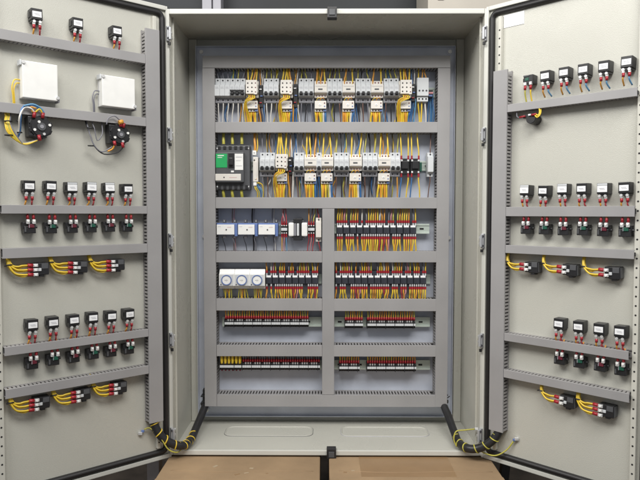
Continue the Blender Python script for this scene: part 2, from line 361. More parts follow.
# ------------------------------------------------------------------ breakers (origin at bottom centre of the body, 83 mm high)
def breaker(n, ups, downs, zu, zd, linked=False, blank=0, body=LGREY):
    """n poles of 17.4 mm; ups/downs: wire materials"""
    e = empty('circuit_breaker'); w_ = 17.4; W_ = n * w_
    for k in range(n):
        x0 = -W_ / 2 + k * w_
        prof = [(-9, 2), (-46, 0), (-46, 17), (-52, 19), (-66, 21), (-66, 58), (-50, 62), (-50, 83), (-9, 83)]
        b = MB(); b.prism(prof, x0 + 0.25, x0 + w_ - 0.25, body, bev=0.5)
        b.bx(x0 + .6, x0 + w_ - .6, -47, -45, 0.8, 16.5, MGREY, .3)  # grey plate paints in the shade on the recessed lower shoulder
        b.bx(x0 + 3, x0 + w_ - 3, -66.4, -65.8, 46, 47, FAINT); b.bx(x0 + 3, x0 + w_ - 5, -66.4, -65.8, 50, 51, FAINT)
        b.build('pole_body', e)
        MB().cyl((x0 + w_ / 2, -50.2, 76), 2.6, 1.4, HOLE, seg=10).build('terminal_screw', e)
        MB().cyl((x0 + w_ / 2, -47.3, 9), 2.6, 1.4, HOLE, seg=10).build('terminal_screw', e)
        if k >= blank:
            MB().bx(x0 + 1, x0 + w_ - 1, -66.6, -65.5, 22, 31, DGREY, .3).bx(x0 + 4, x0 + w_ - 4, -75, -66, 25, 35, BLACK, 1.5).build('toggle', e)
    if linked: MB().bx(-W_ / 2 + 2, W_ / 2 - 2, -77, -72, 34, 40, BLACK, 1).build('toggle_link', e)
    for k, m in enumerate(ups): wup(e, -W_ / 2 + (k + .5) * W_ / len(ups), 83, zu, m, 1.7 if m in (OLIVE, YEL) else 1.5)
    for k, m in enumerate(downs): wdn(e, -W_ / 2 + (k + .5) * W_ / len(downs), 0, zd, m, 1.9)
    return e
def at(e, x, z): on_plate(e, x, z); return e
G = 'circuit breakers in the two upper rows'
Z1, Z2 = 1141, 886
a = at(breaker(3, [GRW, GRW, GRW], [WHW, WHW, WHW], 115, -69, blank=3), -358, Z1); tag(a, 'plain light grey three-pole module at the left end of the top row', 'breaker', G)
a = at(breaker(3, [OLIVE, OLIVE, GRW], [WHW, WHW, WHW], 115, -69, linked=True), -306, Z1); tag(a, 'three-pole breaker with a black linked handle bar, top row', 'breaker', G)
row1_b = [(-190, [OLIVE, OLIVE, OLIVE], [WHW, WHW, GRW], 'right of the first contactor'), (-69, [OLIVE, OLIVE, GRW], [GRW, BLKW, GRW], 'right of the second contactor'), (29, [OLIVE, OLIVE, OLIVE], [GRW, BLKW, BRW], 'right of the third contactor'),
          (127, [OLIVE, GRW, OLIVE], [BLKW, BRW, GRW], 'right of the fourth contactor'), (224, [OLIVE, OLIVE, OLIVE], [BRW, BLKW, GRW], 'right of the fifth contactor')]
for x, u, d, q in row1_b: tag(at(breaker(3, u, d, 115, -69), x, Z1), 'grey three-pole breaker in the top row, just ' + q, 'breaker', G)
row2_b = [(3, -204, [GRW, BLKW, GRW], [GRW, BRW, GRW], 'beside the beige fuse bar'), (2, -94, [BLU, GRW], [BRW, GRW], 'two-pole, after the first contactor'), (1, -25, [BLU], [BLU], 'single-pole, squeezed between two contactors'),
          (3, 53, [OLIVE, BLKW, OLIVE], [BRW, BLKW, GRW], 'three-pole, after the third contactor'), (3, 152, [OLIVE, BLKW, OLIVE], [BRW, BLKW, GRW], 'three-pole, after the fourth contactor'), (2, 239, [BLKW, OLIVE], [GRW, ORA], 'two-pole, beside the black relays')]
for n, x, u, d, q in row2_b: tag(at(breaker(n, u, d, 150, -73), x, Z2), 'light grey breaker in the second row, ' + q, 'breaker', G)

# motor switch at the right end of the top row
e = empty('motor_switch', 'light grey switch with wires looping down at the right end of the top row', 'switch'); at(e, 332, 1152)
MB().bx(-20, 20, -62, -9, 10, 72, LGREY, 2).build('body', e); MB().bx(-19, 19, -55, -9, -8, 9.6, LGREY, 1.5).build('terminal_base', e)
for k in range(3):
    MB().cyl((-12 + 12 * k, -62.5, 28), 3, 2, INK, seg=10).build('button', e); MB().cyl((-12 + 12 * k, -55.5, 1), 2.8, 2, HOLE, seg=10).build('terminal_screw', e)
    wup(e, -13 + 13 * k, 72, 104, ORA if k else YEL, 1.8); wdn(e, -13 + 12 * k, -8, -80, (YEL, YEL, WHW)[k], 2.4, spread=7)
for k in range(4): wdn(e, 26 + 5 * k, 20, -80, (BLU, LBLU, BLU, LBLU)[k], 1.8, -25)
e = empty('small_relay', 'small dark block fixed to the right of the light grey switch', 'relay'); at(e, 361, 1172)
MB().bx(-8, 8, -45, -9, -12, 14, BLACK, 1).build('body', e); MB().bx(-7, 9, -48, -45, 0, 6, PINK, .5).build('ferrule', e); MB().bx(-6, 6, -46.5, -45, -9, -3, BLUE, .5).build('ferrule', e)

# ------------------------------------------------------------------ contactors with their overload relays
def contactor(kind, ups, zu):
    e = empty('contactor')
    b = MB(); b.prism([(-9, 0), (-50, 0), (-50, 12), (-64, 15), (-64, 42), (-50, 45), (-50, 57), (-9, 57)], -21.5, 21.5, CREAM, bev=.7); b.build('body', e)
    if kind == 'aux':
        b = MB(); b.bx(-19, 19, -80, -64.3, 8, 55, CREAM, 1.5); b.bx(9, 19.6, -82, -79, 6, 54, CREAM, 1); b.build('auxiliary_block', e)
        for q in range(4): wire(e, [(-10 + 6 * q, -70, 6), (-8 + 6 * q, -80, -4 - q), (-22 + j(3) + q * 2, -74, -12 - 2 * q), (-27 + q * 3, -62, -34), (-25 + q * 4 + j(2), -44, -66), (-22 + q * 4, -34, -100)], (YEL, ORA, YEL, YEL)[q], 1.9)
        for q in range(6): MB().cyl((-12 + (q % 2) * 14, -80.4, 16 + 14 * (q // 2)), 2.4, 1.6, HOLE, seg=8).build('terminal_screw', e)
        for q in range(3): MB().cyl((14.4, -82.4, 14 + 15 * q), 2, 1.4, DRED, seg=8).build('terminal_screw', e)
    else:
        for q in range(3): MB().cyl((-6 + 11 * q, -50.5, 51), 2.4, 1.6, DRED, seg=8).build('terminal_screw', e)
        for q in range(4): MB().cyl((-15 + 10 * q, -50.5, 6), 2.2, 1.6, DRED, seg=8).build('terminal_screw', e)
        MB().bx(-9, 6, -64.7, -63.8, 24, 29, DGREY, .3).build('printed_mark', e)
        MB().bx(-18, 18, -64.6, -63.9, 17, 18, FAINT).bx(-18, 18, -64.6, -63.9, 36, 36.8, FAINT).build('seam', e)
    for k, m in enumerate(ups): wup(e, -14 + 28 * k / max(1, len(ups) - 1), 55, zu, m, 2.4, -48, 5)
    return e
def overload(downs, zd):
    e = empty('overload_relay')
    MB().bx(-20, 20, -60, -9, 9, 36, CREAM, 1.2).bx(-20, 20, -52, -9, 0, 8.6, CREAM, 1).bx(-16, 16, -46, -12, 36, 46, DGREY, 1).build('body', e)
    MB().cyl((-2, -60.6, 22), 4, 1.6, WHITE, seg=14).cyl((-2, -61.5, 22), 1.6, 1.2, FAINT, seg=8).build('dial', e)
    MB().cyl((14, -60.6, 28), 2.2, 1.6, DRED, seg=8).build('button', e); MB().cyl((14, -60.6, 17), 2.2, 1.6, BLUE, seg=8).build('button', e)
    for k in range(3): MB().cyl((-13 + 10 * k, -52.5, 4), 2.4, 1.4, HOLE, seg=8).build('terminal_screw', e)
    MB().bx(10, 19.5, -53.6, -51.5, .8, 7.6, BLUE, .5).build('terminal_cap', e)
    for k, m in enumerate(downs): wdn(e, -17 + 34 * k / (len(downs) - 1), 2, zd, m, 3.3, -44, 3)
    MB().bx(-17, 12, -40, -20, -12, -.2, BLACK, 1).build('terminal_shroud', e)
    for s_, m in ((-8, YEL), (4, ORA)): wire(e, [(s_ - 6, -46, 36), (s_ - 3, -60, 43), (s_ + 5, -58, 46), (s_ + 9, -46, 42)], m, 1.5)
    return e
Y4 = [YEL, YEL, YEL, YEL]
GC = 'contactors in the two upper rows'; GO = 'overload relays under the contactors'
rows = [('top row', 1158, 1110, 98, -38, [(-256, 'aux', [YEL, YEL, ORA, YEL]), (-137, 'aux', [YEL, YEL, YEL, ORA]), (-19, 'std', [ORA, ORA, YEL]), (77, 'std', [ORA, YEL]), (175, 'std', [ORA, YEL]), (272, 'aux', [YEL, YEL, ORA, YEL])]),
        ('second row', 906, 861, 130, -48, [(-155, 'aux', [YEL, YEL, YEL, YEL]), (-54, 'std', [YEL, YEL, ORA]), (3, 'std', [YEL, YEL]), (102, 'std', [YEL, YEL]), (201, 'std', [YEL, YEL])])]
DW = [[YEL, ORA, YEL, ORA, YEL, GRW], [ORA, YEL, YEL, ORA, YEL, BLU], [YEL, ORA, YEL, OLIVE, WHW, BLU], [ORA, ORA, YEL, YEL, WHW, BLU]]
for rn, zc, zo, zu, zd, L_ in rows:
    for i, (x, k, u) in enumerate(L_):
        kn = 'cream contactor with projecting front block' if k == 'aux' else 'cream contactor with dark printed mark'
        c = at(contactor(k, u, zu), x, zc); tag(c, f'{kn}, {ORD[i]} contactor in the {rn}', 'contactor', GC)
        o = at(overload(DW[i % 4], zd), x - 1, zo); tag(o, f'small cream overload relay below the {ORD[i]} contactor of the {rn}', 'overload relay', GO)
        sk = MB()
# dark auxiliary contacts and loose leads in the gaps
def aux_block(x, z, h_, cols, zd, zu, lab):
    e = empty('auxiliary_contact', lab, 'contact', 'dark contacts beside the contactors'); at(e, x, z)
    MB().bx(-7, 7, -52, -9, 0, h_, BLACK, 1).build('body', e)
    for q in range(3): MB().box((-2 + 3 * (q % 2), -54, h_ * (.2 + .3 * q)), (8, 4, 4), (RED, BLUE, SILVER)[q], .6).build('ferrule', e)
    for q, m in enumerate(cols): wdn(e, -8 + 16 * q / (len(cols) - 1), 2, zd, m, 2, -46 + 4 * (q % 2), 4)
    wup(e, -3, h_, zu, cols[0], 1.5); wup(e, 4, h_, zu, WHW, 1.5)
aux_block(-225, 1125, 76, [ORA, BRW, GRW, BLU], -55, 130, 'dark contact block right of the first contactor, top row')
aux_block(-106, 1125, 80, [ORA, BLU, BLU, WHW], -55, 130, 'dark contact block right of the second contactor, top row')
aux_block(301, 1145, 60, [BLU, BLU, LBLU], -75, 110, 'dark contact block right of the last contactor, top row')
aux_block(-124, 892, 62, [ORA, BRW, WHW], -80, 130, 'dark contact block right of the first contactor, second row')
EXTRA = []
for zt, zb, lim in ((1256, 1185, 24), (1170, 1072, 24), (1036, 930, 24), (912, 813, 24)):
    for q in range(lim):
        x_ = (-375 if zt > 1040 else -225) + (685 if zt > 1040 else 465) * (q + random.random()) / lim
        EXTRA.append((x_, zt, zb, random.choice((GRW, BLKW, BLU, YEL, ORA, WHW, BRW, YEL, OLIVE, LBLU))))
for x, z0, z1, m in EXTRA:
    o = wire(None, [(0, j(4), z0 + 8), (j(7), j(5) - 4, (z0 * 2 + z1) / 3), (j(9), j(5) - 4, (z0 + 2 * z1) / 3), (j(7), 2, z1 - 8)], m, 1.5 + random.random()); at(o, x, 0); o.location.y -= 0.024
    tag(o, 'loose lead running down behind the devices of the two upper rows', 'wire', 'loose leads behind the upper devices')
for x, z0, z1, m in ((-217, 1256, 1072, WHW), (-170, 1150, 1072, GRW), (240, 1165, 1072, YEL), (246, 1170, 1072, YEL), (-162, 960, 815, YEL), (-157, 900, 815, OLIVE), (20, 900, 815, BLU), (-30, 900, 815, BLU), (122, 900, 815, GRW), (181, 900, 815, BRW), (-3, 1120, 1072, BLU), (98, 1120, 1072, BLU), (195, 1120, 1072, LBLU), (370, 1150, 1072, BLU)):
    o = wire(None, [(0, 0, z0 + 6), (j(5), -4, (z0 * 2 + z1) / 3), (j(6), -6, (z0 + 2 * z1) / 3), (j(5), 4, z1 - 8)], m, 1.9); at(o, x, 0); o.location.y -= 0.03
    tag(o, 'loose lead running down between the devices of the two upper rows', 'wire', 'loose leads between the upper devices')

# ------------------------------------------------------------------ main moulded-case switch
e = empty('main_switch', 'large dark grey main breaker with a green panel and white plates', 'breaker'); at(e, -324, 839)
MB().bx(-59, 59, -55, -3, 0, 155, DGREY, 5).build('body', e)
MB().bx(-57, 40, -72, -55.3, 26, 130, DGREY, 3).build('raised_front', e)
MB().bx(-56, -17, -73.6, -71.5, 76, 124, GRN, 1).bx(-50, -28, -74.2, -73.3, 116, 119, WHITE).bx(-50, -34, -74.2, -73.3, 110, 112, WHITE).build('green_panel', e)
MB().bx(-13, 7, -73, -71.5, 74, 126, BLACK, 1).bx(-10, 3, -84, -72, 84, 110, BLACK, 3).build('handle', e)
MB().bx(9, 38, -73.4, -71.5, 68, 124, WHITE, 1).bx(13, 34, -74, -73.2, 112, 113.5, FAINT).bx(13, 30, -74, -73.2, 100, 101, FAINT).bx(13, 34, -74, -73.2, 82, 83, FAINT).build('white_plate', e)
MB().bx(-58, 30, -73.4, -71.5, 32, 55, CREAM, 1).cyl((-28, -73.8, 43), 2.4, 1.5, INK, seg=8).bx(-10, 16, -74, -73.2, 42, 43, PINK).build('long_plate', e)
MB().bx(-4, 6, -73.4, -71.5, 60, 66, WHITE, .5).build('test_button', e)
for k in range(6): MB().bx(-52 + 19 * k, -42 + 19 * k, -57, -54, 140, 152, BLACK, .8).build('terminal_slot', e)
for k in range(6): MB().bx(-52 + 19 * k, -42 + 19 * k, -57, -54, 3, 18, BLACK, .8).build('terminal_slot', e)
for q in range(4): MB().cyl(((-54, 54)[q % 2], -55.5, (12, 144)[q // 2]), 3, 2, SILVER, seg=8).build('screw', e)
for k in (-28, 3, 36):
    wire(e, [(k - 6, -40, 148), (k - 6, -42, 165), (k - 7, -38, 185), (k - 7, -30, 208)], OLIVE, 5.5); wire(e, [(k - 8, -40, 6), (k - 8, -42, -8), (k - 7, -38, -20), (k - 7, -30, -34)], OLIVE, 5.5)
    MB().bx(k - 14, k + 2, -50, -40, 152, 160, BLACK, 1).build('cable_lug', e)
e = empty('fuse_bar', 'long beige fuse bar with a small white cap between the main breaker and breakers', 'fuse holder'); at(e, -246, 868)
MB().bx(-9, 9, -50, -9, 0, 86, CREAM, 2).bx(-3, 3, -52, -49, 8, 70, CREAM, 1).build('body', e)
MB().bx(-10, 3, -54, -30, 92, 108, WHITE, 1.5).cyl((-4, -54.5, 100), 2.2, 1.4, FAINT, seg=8).build('cap', e); MB().cyl((-4, -50.7, 75), 2.5, 1.5, HOLE, seg=8).cyl((2, -50.7, 10), 2.5, 1.5, ORA, seg=8).build('screw', e)
wire(e, [(-3, -40, 106), (-2, -42, 120), (-4, -38, 145), (-5, -30, 175)], ORA, 4.5); wire(e, [(3, -40, 104), (7, -42, 125), (3, -30, 175)], YEL, 2)
MB().bx(-8, 4, -52, -38, -14, -2, WHITE, 2).build('connector', e)
for k, m in enumerate((YEL, OLIVE, BLU, LBLU)): wire(e, [(-3 + 2 * k, -40, -6), (-2 + 6 * k, -48, -22), (6 + 6 * k, -42, -38), (2 + 7 * k, -30, -66)], m, 2)
wire(e, [(0, -42, -10), (10, -56, -4), (24, -52, -12), (26, -42, -40), (22, -30, -66)], YEL, 1.8)

# ------------------------------------------------------------------ plug-in relays
SLATE = mat('slate_black_plastic', (0.035, 0.038, 0.05), 0.4, 0, 0.2, 60)
def relay(variant, ups, downs, zu, zd, h_=58, w_=23.2, slots=(0, 1, 2), slots2=(0, 1, 2)):
    """origin at bottom centre"""
    e = empty('plug_in_relay')
    MB().bx(-w_ / 2 + .3, w_ / 2 - .3, -42, -9, 2, h_ - 2, SLATE, .6).build('socket', e)
    MB().bx(-w_ / 2 + 1.5, w_ / 2 - 1.5, -49, -42.2, 12, 33, SLATE, 1).build('relay_cover', e)
    MB().bx(-w_ / 2 + 2, w_ / 2 - 4, -50, -42.2, 33.5, 40, PAPER, .4).build('marker', e)
    for k, m in enumerate(ups):
        x = -w_ / 2 + (slots[k] + .5) * w_ / 3
        MB().box((x, -44, 44.5), (4.6, 5, 9), SILVER, .6).build('terminal_screw', e)
        MB().cyl((x, -45, 53.5), 3.7, 8, RED, 'Z', 8).build('ferrule', e); wup(e, x, h_ + 6, zu, m, 1.9, -45, 2.5)
    for k, m in enumerate(downs):
        x = -w_ / 2 + (slots2[k] + .5) * w_ / 3
        MB().box((x, -44, 6), (4.4, 5, 8), SILVER, .6).build('terminal_screw', e)
        MB().cyl((x, -45, -3.5), 3.7, 8, RED, 'Z', 8).build('ferrule', e); wdn(e, x, -14, zd, m, 2.4, -45, 3.5)
    return e
def relays(n, x0, x1, z, zu, zd, rowname, protos, fl_):
    pr = [relay(0, u, d, zu, zd, slots=a, slots2=b) for u, a, d, b in protos]
    for i in range(n):
        p_ = pr[fl_[i % len(fl_)]]
        o = place(p_, f'black plug-in relay, {ORD[i]} from the left in the {rowname}', 'relay', 'plug-in relays in the ' + rowname)
        at(o, x0 + (i + .5) * (x1 - x0) / n, z)
P_ = [([YEL, YEL, ORA], (0, 1, 2), [YEL, ORA, YEL], (0, 1, 2)), ([ORA, WHW], (0, 2), [ORA, YEL], (0, 2)), ([YEL, WHW, ORA], (0, 1, 2), [YEL, REDW, YEL], (0, 1, 2)), ([PINK, OLIVE], (0, 1), [YEL, ORA], (1, 2)),
      ([ORA, GRW], (0, 2), [REDW, ORA, PINK], (0, 1, 2)), ([OLIVE, ORA, YEL], (0, 1, 2), [YEL, YEL], (0, 1)), ([GRW, YEL], (1, 2), [ORA, YEL, YEL], (0, 1, 2))]
relays(12, 36, 316, 676, 100, -55, 'upper right relay row', P_, [0, 3, 5, 1, 6, 0, 2, 4, 3, 5, 0, 6])
relays(8, -212, -27, 500, 86, -42, 'short row beside the time switches', P_, [1, 3, 0, 6, 4, 5, 3, 2])
relays(14, 32, 352, 500, 86, -42, 'long lower right relay row', P_, [1, 5, 3, 4, 0, 3, 6, 2, 1, 5, 4, 3, 0, 6])
def fus(x, z, n, w_, lab, u, d, zu, zd):
    e = empty('fuse_terminal', lab, 'terminal', 'red ferruled terminals beside the transformer'); at(e, x, z)
    MB().bx(-w_ / 2, w_ / 2, -38, -9, 0, 46, BLACK, 1).bx(-w_ / 2 + 1, w_ / 2 - 1, -46, -38.2, 18, 28, LGREY, 1).build('body', e)
    for k in range(n):
        xx = -w_ / 2 + (k + .5) * w_ / n
        MB().box((xx, -42, 10), (4, 5, 4), SILVER, .5).box((xx, -42, 36), (4, 5, 4), SILVER, .5).build('terminal_screw', e)
        MB().cyl((xx, -42, 45), 2.6, 14, RED, 'Z', 8).build('ferrule', e); MB().cyl((xx, -42, 1), 2.6, 12, RED, 'Z', 8).build('ferrule', e)
        wup(e, xx, 50, zu, u[k % len(u)], 1.5, -42, 6); wdn(e, xx, -4, zd, d[k % len(d)], 1.5, -42, 4)
fus(-147, 679, 3, 23, 'small red terminal left of the transformer, beside the blue module', [REDW, PINK, REDW], [ORA, PINK, LBLU], 98, -55)
fus(-52, 679, 3, 25, 'small red terminal between the transformer and the fuse holder', [ORA, BRW, OLIVE], [REDW, PINK, REDW], 98, -55)
# two black relay sockets in the second breaker row
for k, (x, q) in enumerate(((273, 'left one of two beside the two-pole breaker'), (309, 'right one of two beside the green end clamp'))):
    e = empty('relay_socket', 'black relay socket with red ferrules, ' + q, 'relay', 'relay sockets in the second row'); at(e, x, 893)
    MB().bx(-16, 16, -50, -9, 2, 56, BLACK, 1.2).bx(-11, 11, -58, -50, 20, 46, BLACK, 1).build('body', e)
    for s_ in (-1, 1):
        for zz, f in ((8, 0), (48, 1)):
            MB().box((s_ * 11, -53, zz), (6, 5, 6), SILVER, .6).build('terminal_screw', e)
            MB().cyl((s_ * 12, -50, zz + (-10 if not f else 11)), 3.2, 13, RED, 'Z', 8).build('ferrule', e)
            m = [[BLU, YEL], [YEL, YEL]][f][(s_ + 1) // 2]
            (wup if f else wdn)(e, s_ * 12, 62 if f else -6, 143 if f else -80, m, 2, -48, 4)
MB_ = MB(); MB_.bx(-4, 4, -34, -9, 0, 32, DGRN, 1); o = MB_.build('end_clamp'); at(o, 331, 905); tag(o, 'small dark green end clamp right of the relay sockets', 'clamp')
def slimfuse(x, z, h_, lab, zu, zd):
    e = empty('fuse_holder', lab, 'fuse holder', 'slim single fuse holders'); at(e, x, z)
    MB().prism([(-9, 0), (-44, 0), (-44, 12), (-58, 16), (-58, h_ - 16), (-44, h_ - 12), (-44, h_), (-9, h_)], -10, 9, LGREY if z > 800 else CREAM, bev=.7).build('body', e)
    MB().cyl((0, -44.6, h_ - 7), 2.8, 1.6, HOLE, seg=8).build('terminal_screw', e); MB().cyl((0, -44.6, 6), 2.8, 1.6, HOLE, seg=8).build('terminal_screw', e)
    wup(e, 0, h_, zu, BRW if z > 800 else REDW, 1.6); wdn(e, 0, 0, zd, BRW if z > 800 else REDW, 1.6)
slimfuse(362, 886, 84, 'slim pale fuse holder alone at the right end of the second row', 148, -72)
slimfuse(-26, 659, 84, 'slim cream fuse holder right of the transformer', 116, -34)

# ------------------------------------------------------------------ monitors, transformer, time switches
for k, x in enumerate((-383, -308.5, -237.5)):
    nm = ('left', 'middle', 'right')[k]
    e = empty('phase_monitor', f'white faced module with blue casing, {nm} one of three', 'monitor', 'white and blue monitoring modules'); at(e, x, 676)
    W_ = 74 if k == 0 else 70
    MB().bx(0.5, W_ - .5, -50, -9, 6, 48, BLUE, 1.5).bx(W_ - 10, W_ - .5, -54, -50, 2, 44, BLUE, 1).build('casing', e)
    MB().bx(1.5, W_ - 11, -57, -50.2, 8, 43, WHITE, 1.2).cyl((W_ / 2 - 2, -57.5, 25), 2.6, 1.6, INK, seg=10).bx(6, 16, -57.4, -56.8, 35, 36, FAINT).bx(38, 52, -57.4, -56.8, 33, 34, PINK).build('face_plate', e)
    for xx in (26, 63):
        MB().bx(xx - 5, xx + 5, -44, -30, 47, 60, DGREY, 1).cyl((xx, -44.5, 55), 2, 1.5, SILVER, seg=8).build('terminal', e); MB().bx(xx - 5, xx + 5, -44, -30, -4, 6, MGREY, 1).build('terminal', e)
    wire(e, [(18, -40, 0), (22, -42, -14), (27, -36, -32), (29, -28, -60)], BLKW, 1.3); wire(e, [(55, -40, 0), (58, -42, -14), (62, -36, -32), (63, -28, -60)], GRW, 1.3)
    wire(e, [(W_ - 22, -18, 108), (W_ - 24, -16, 60), (W_ - 20, -16, 20), (W_ - 18, -18, -58)], (BRW, BLKW, GRW)[k], (1.6, 2.8, 1.8)[k]); wire(e, [(W_ - 14, -18, 108), (W_ - 18, -16, 66), (W_ - 14, -16, 0), (W_ - 12, -18, -58)], (PINK, GRW, WHW)[k], 1.5)
e = empty('transformer', 'small transformer with white coil ends around a dark iron core', 'transformer'); at(e, -97, 666)
MB().bx(-17, 13, -56, -6, -2, 74, BLACK, 1.5).bx(-24, 20, -50, -3, 4, 12, DGREY, 1).bx(-24, 20, -50, -3, 60, 68, DGREY, 1).build('core', e)
MB().bx(-34, -15, -58, -10, 12, 60, WHITE, 5).build('coil', e); MB().bx(11, 32, -58, -10, 12, 60, WHITE, 5).build('coil', e)
MB().bx(-14.6, -8, -60, -50, 14, 57, MGREY, 1).bx(-5, 3, -62, -50, 14, 57, LGREY, 2).build('winding_cover', e)
for s_ in (-24, 22):
    MB().cyl((s_, -22, 8), 3, 3, SILVER, seg=8).build('screw', e)
for k in range(3):
    x = -373 + 53.2 * k
    e = empty('time_switch', f'white time switch with a round blue ringed dial, {("left", "middle", "right")[k]} one of three', 'timer', 'time switches'); at(e, x, 490)
    MB().prism([(-9, 4), (-50, 4), (-50, 12), (-66, 15), (-66, 56), (-56, 58), (-50, 72), (-9, 72)], 0.3, 52.9, WHITE, bev=1).bx(2, 51, -51, -49, 60, 61, FAINT).build('case', e)
    MB().bx(3, 50, -66.8, -65.5, 16, 55, LGREY, .5).bx(5, 9, -67.2, -66.4, 18, 22, INK).build('face_plate', e)
    MB().ring((26.5, -68, 36), 15, 18, 5, BLUE).build('dial_ring', e); MB().cyl((26.5, -67.5, 36), 14.8, 3, WHITE, seg=28).bx(20, 31, -69.6, -68.8, 35.2, 36.8, FAINT).cyl((26.5, -69.2, 36), 3, 1.5, LGREY, seg=12).build('dial', e)
    for q in range(5): wdn(e, 14 + 6.5 * q, 4, -36, (OLIVE, YEL, ORA, YEL, OLIVE)[q], 2, -42, 3)

# ------------------------------------------------------------------ terminal strips
def terminal(m, two=False, sep=False, w_=7.9):
    e = empty('terminal_block'); q = w_ / 2
    MB().prism([(-12, 2), (-44, 1), (-44, 9), (-50, 9.5), (-50, 20.5), (-42, 22), (-38, 32), (-12, 34)], -q, q, BLACK, bev=.3).build('body', e)
    MB().bx(-q - .05, q + .05, -53, -50.1, 10.5, 18.5, LGREY, .4).build('marker', e)
    if not sep: MB().box((0, -43, 25.5), (3.6, 5, 7), SILVER, .6).build('terminal_screw', e)
    if two:
        wire(e, [(0, -44, 24), (0, -47, 34), (j(1), -47, 46), (j(2), -38, 78)], m, 4.6); wire(e, [(2, -42, 26), (4, -46, 36), (3, -42, 48), (2, -32, 78)], m, 2.2); MB().bx(-3, 3, -42, -34, -4, 2, DRED, 1).build('foot_clip', e)
    else:
        MB().tube([(0, -44, 29), (0, -44, 40)], 3.5, RED, 8, 1).build('ferrule', e)
        k = j(3); wire(e, [(0, -44, 39), (0, -45, 46), (k * .5, -45, 56), (k, -36, 78)], m, 2.2)
    if sep: MB().bx(-q - .5, -q + .7, -55, -12, 0, 30, HOLE).build('separator', e)
    return e
TP = {m.name + str(s_): terminal(m, False, s_) for m in (ORA, YEL, OLIVE) for s_ in (False, True)}
TY = {s_: terminal(YEL, True, s_, 12.8) for s_ in (False, True)}
TG = {s_: terminal(GRW, False, s_) for s_ in (False, True)}
TB = {s_: terminal(BRW, False, s_) for s_ in (False, True)}
def strip(n, x0, x1, z, where, style):
    pitch = (x1 - x0) / n
    for i in range(n):
        sep = (i % 4 == 0)
        if style == 'yellow':
            p_ = TY[sep]; lab = 'terminal block with thick yellow leads among the leftmost of ' + where; g = 'yellow led terminal blocks of ' + where
        else:
            if style == 'grey': p_ = (TG, TG, TB, TG)[i % 4][sep]
            else: p_ = TP[random.choice((ORA, YEL, OLIVE, ORA)).name + str(sep)]
            lab = 'slim terminal block with red ferrule and white marker in ' + where; g = 'terminal blocks of ' + where
        at(place(p_, lab, 'terminal block', g), x0 + (i + .5) * pitch, z)
strip(36, -357, -61, 357, 'the upper left terminal strip', '')
strip(8, 66, 130, 353, 'the upper right terminal strip', ''); strip(21, 144, 314, 353, 'the upper right terminal strip', '')
strip(6, -375, -298, 204, 'the lower left terminal strip', 'yellow'); strip(33, -296, -21, 204, 'the lower left terminal strip', 'grey')
strip(9, 46, 119, 200, 'the short lower right terminal strip', ''); strip(21, 144, 318, 200, 'the long lower right terminal strip', '')
for x, z, q in ((372, 200, 'lower'), (360, 353, 'upper')):
    pass

# ------------------------------------------------------------------ door devices (origin on the door face)
def ferr(e, x, z, dx, dz, y=-38):
    MB().tube([(x, y, z), (x + dx, y, z + dz)], 3.9, RED, 8, 1).build('ferrule', e)
def lamp(wires_, bright=False, zd=-58):
    """black indicator housing with white label, terminals below; origin at label centre height"""
    e = empty('indicator_lamp')
    b = MB(); b.bx(-14.5, 14.5, -34, -1, -15, 14.5, BLACK, 1.5).bx(-12.5, 12.5, -31, -3, -21, -15.2, BLACK, 1).bx(-16.2, -14.2, -24, -6, -8, 6, BLACK, .6).bx(-14.7, 14.7, -22, -21, -12, 12, DGREY)
    if bright: b.bx(-13.2, 13.2, -35.2, -33.5, 8.2, 13.4, LGREY, .6)
    b.build('housing', e)
    q = 1.13 if bright else 1.0
    MB().bx(-11.5 * q, 11.5 * q, -35.4, -33.8, -8.6 * q, 6.6 * q, PAPER, .4).bx(-7, 6, -35.8, -35.2, 0, .9, FAINT).bx(-5, 8, -35.8, -35.2, -3, -2.3, FAINT).build('label_plate', e)
    for s_, m in zip((-7.5, 7.5), wires_):
        MB().cyl((s_, -32.5, -20), 3.8, 4, SILVER, 'Y', 10).box((s_, -29, -24.5), (6.2, 7, 7), SILVER, .8).build('terminal', e)
        ferr(e, s_, -28, 0, -10, -29); wire(e, [(s_, -29, -37), (s_ + j(2), -28, -45), (s_ + j(4), -14, zd)], m, 2.2)
    return e
def contact(col, w2=RED):
    """black contact block with two ferruled leads coming down from the duct above; origin at block centre"""
    e = empty('contact_block')
    MB().bx(-15, 15.5, -28, -1, -16, 4, BLACK, 1.5).bx(-16.5, 16.5, -22, -4, -4, 14, BLACK, 1).cyl((18, -16, 1), 4, 7, BLACK, 'X', 10).bx(-13, -9, -29, -28, -12, 1, DGREY, .4).build('housing', e)
    MB().bx(-4, 11, -31, -27.5, -1, 9, col, 1).bx(-3, -1, -32, -31, -1, 9, MGREY, .2).build('colour_plate', e)
    for s_ in (-5, 10):
        MB().box((s_, -30, 15), (8.5, 8, 12), SILVER, 1.5).cyl((s_, -34.4, 17), 3, 2, WHITE, 'Y', 8).build('terminal', e)
        ferr(e, s_, 22, 0, 12, -27); wire(e, [(s_, -27, 33), (s_ * .9, -26, 38), (s_ * .8 + j(2), -16, 56)], ORA if s_ > 0 else REDW, 2.0)
    return e
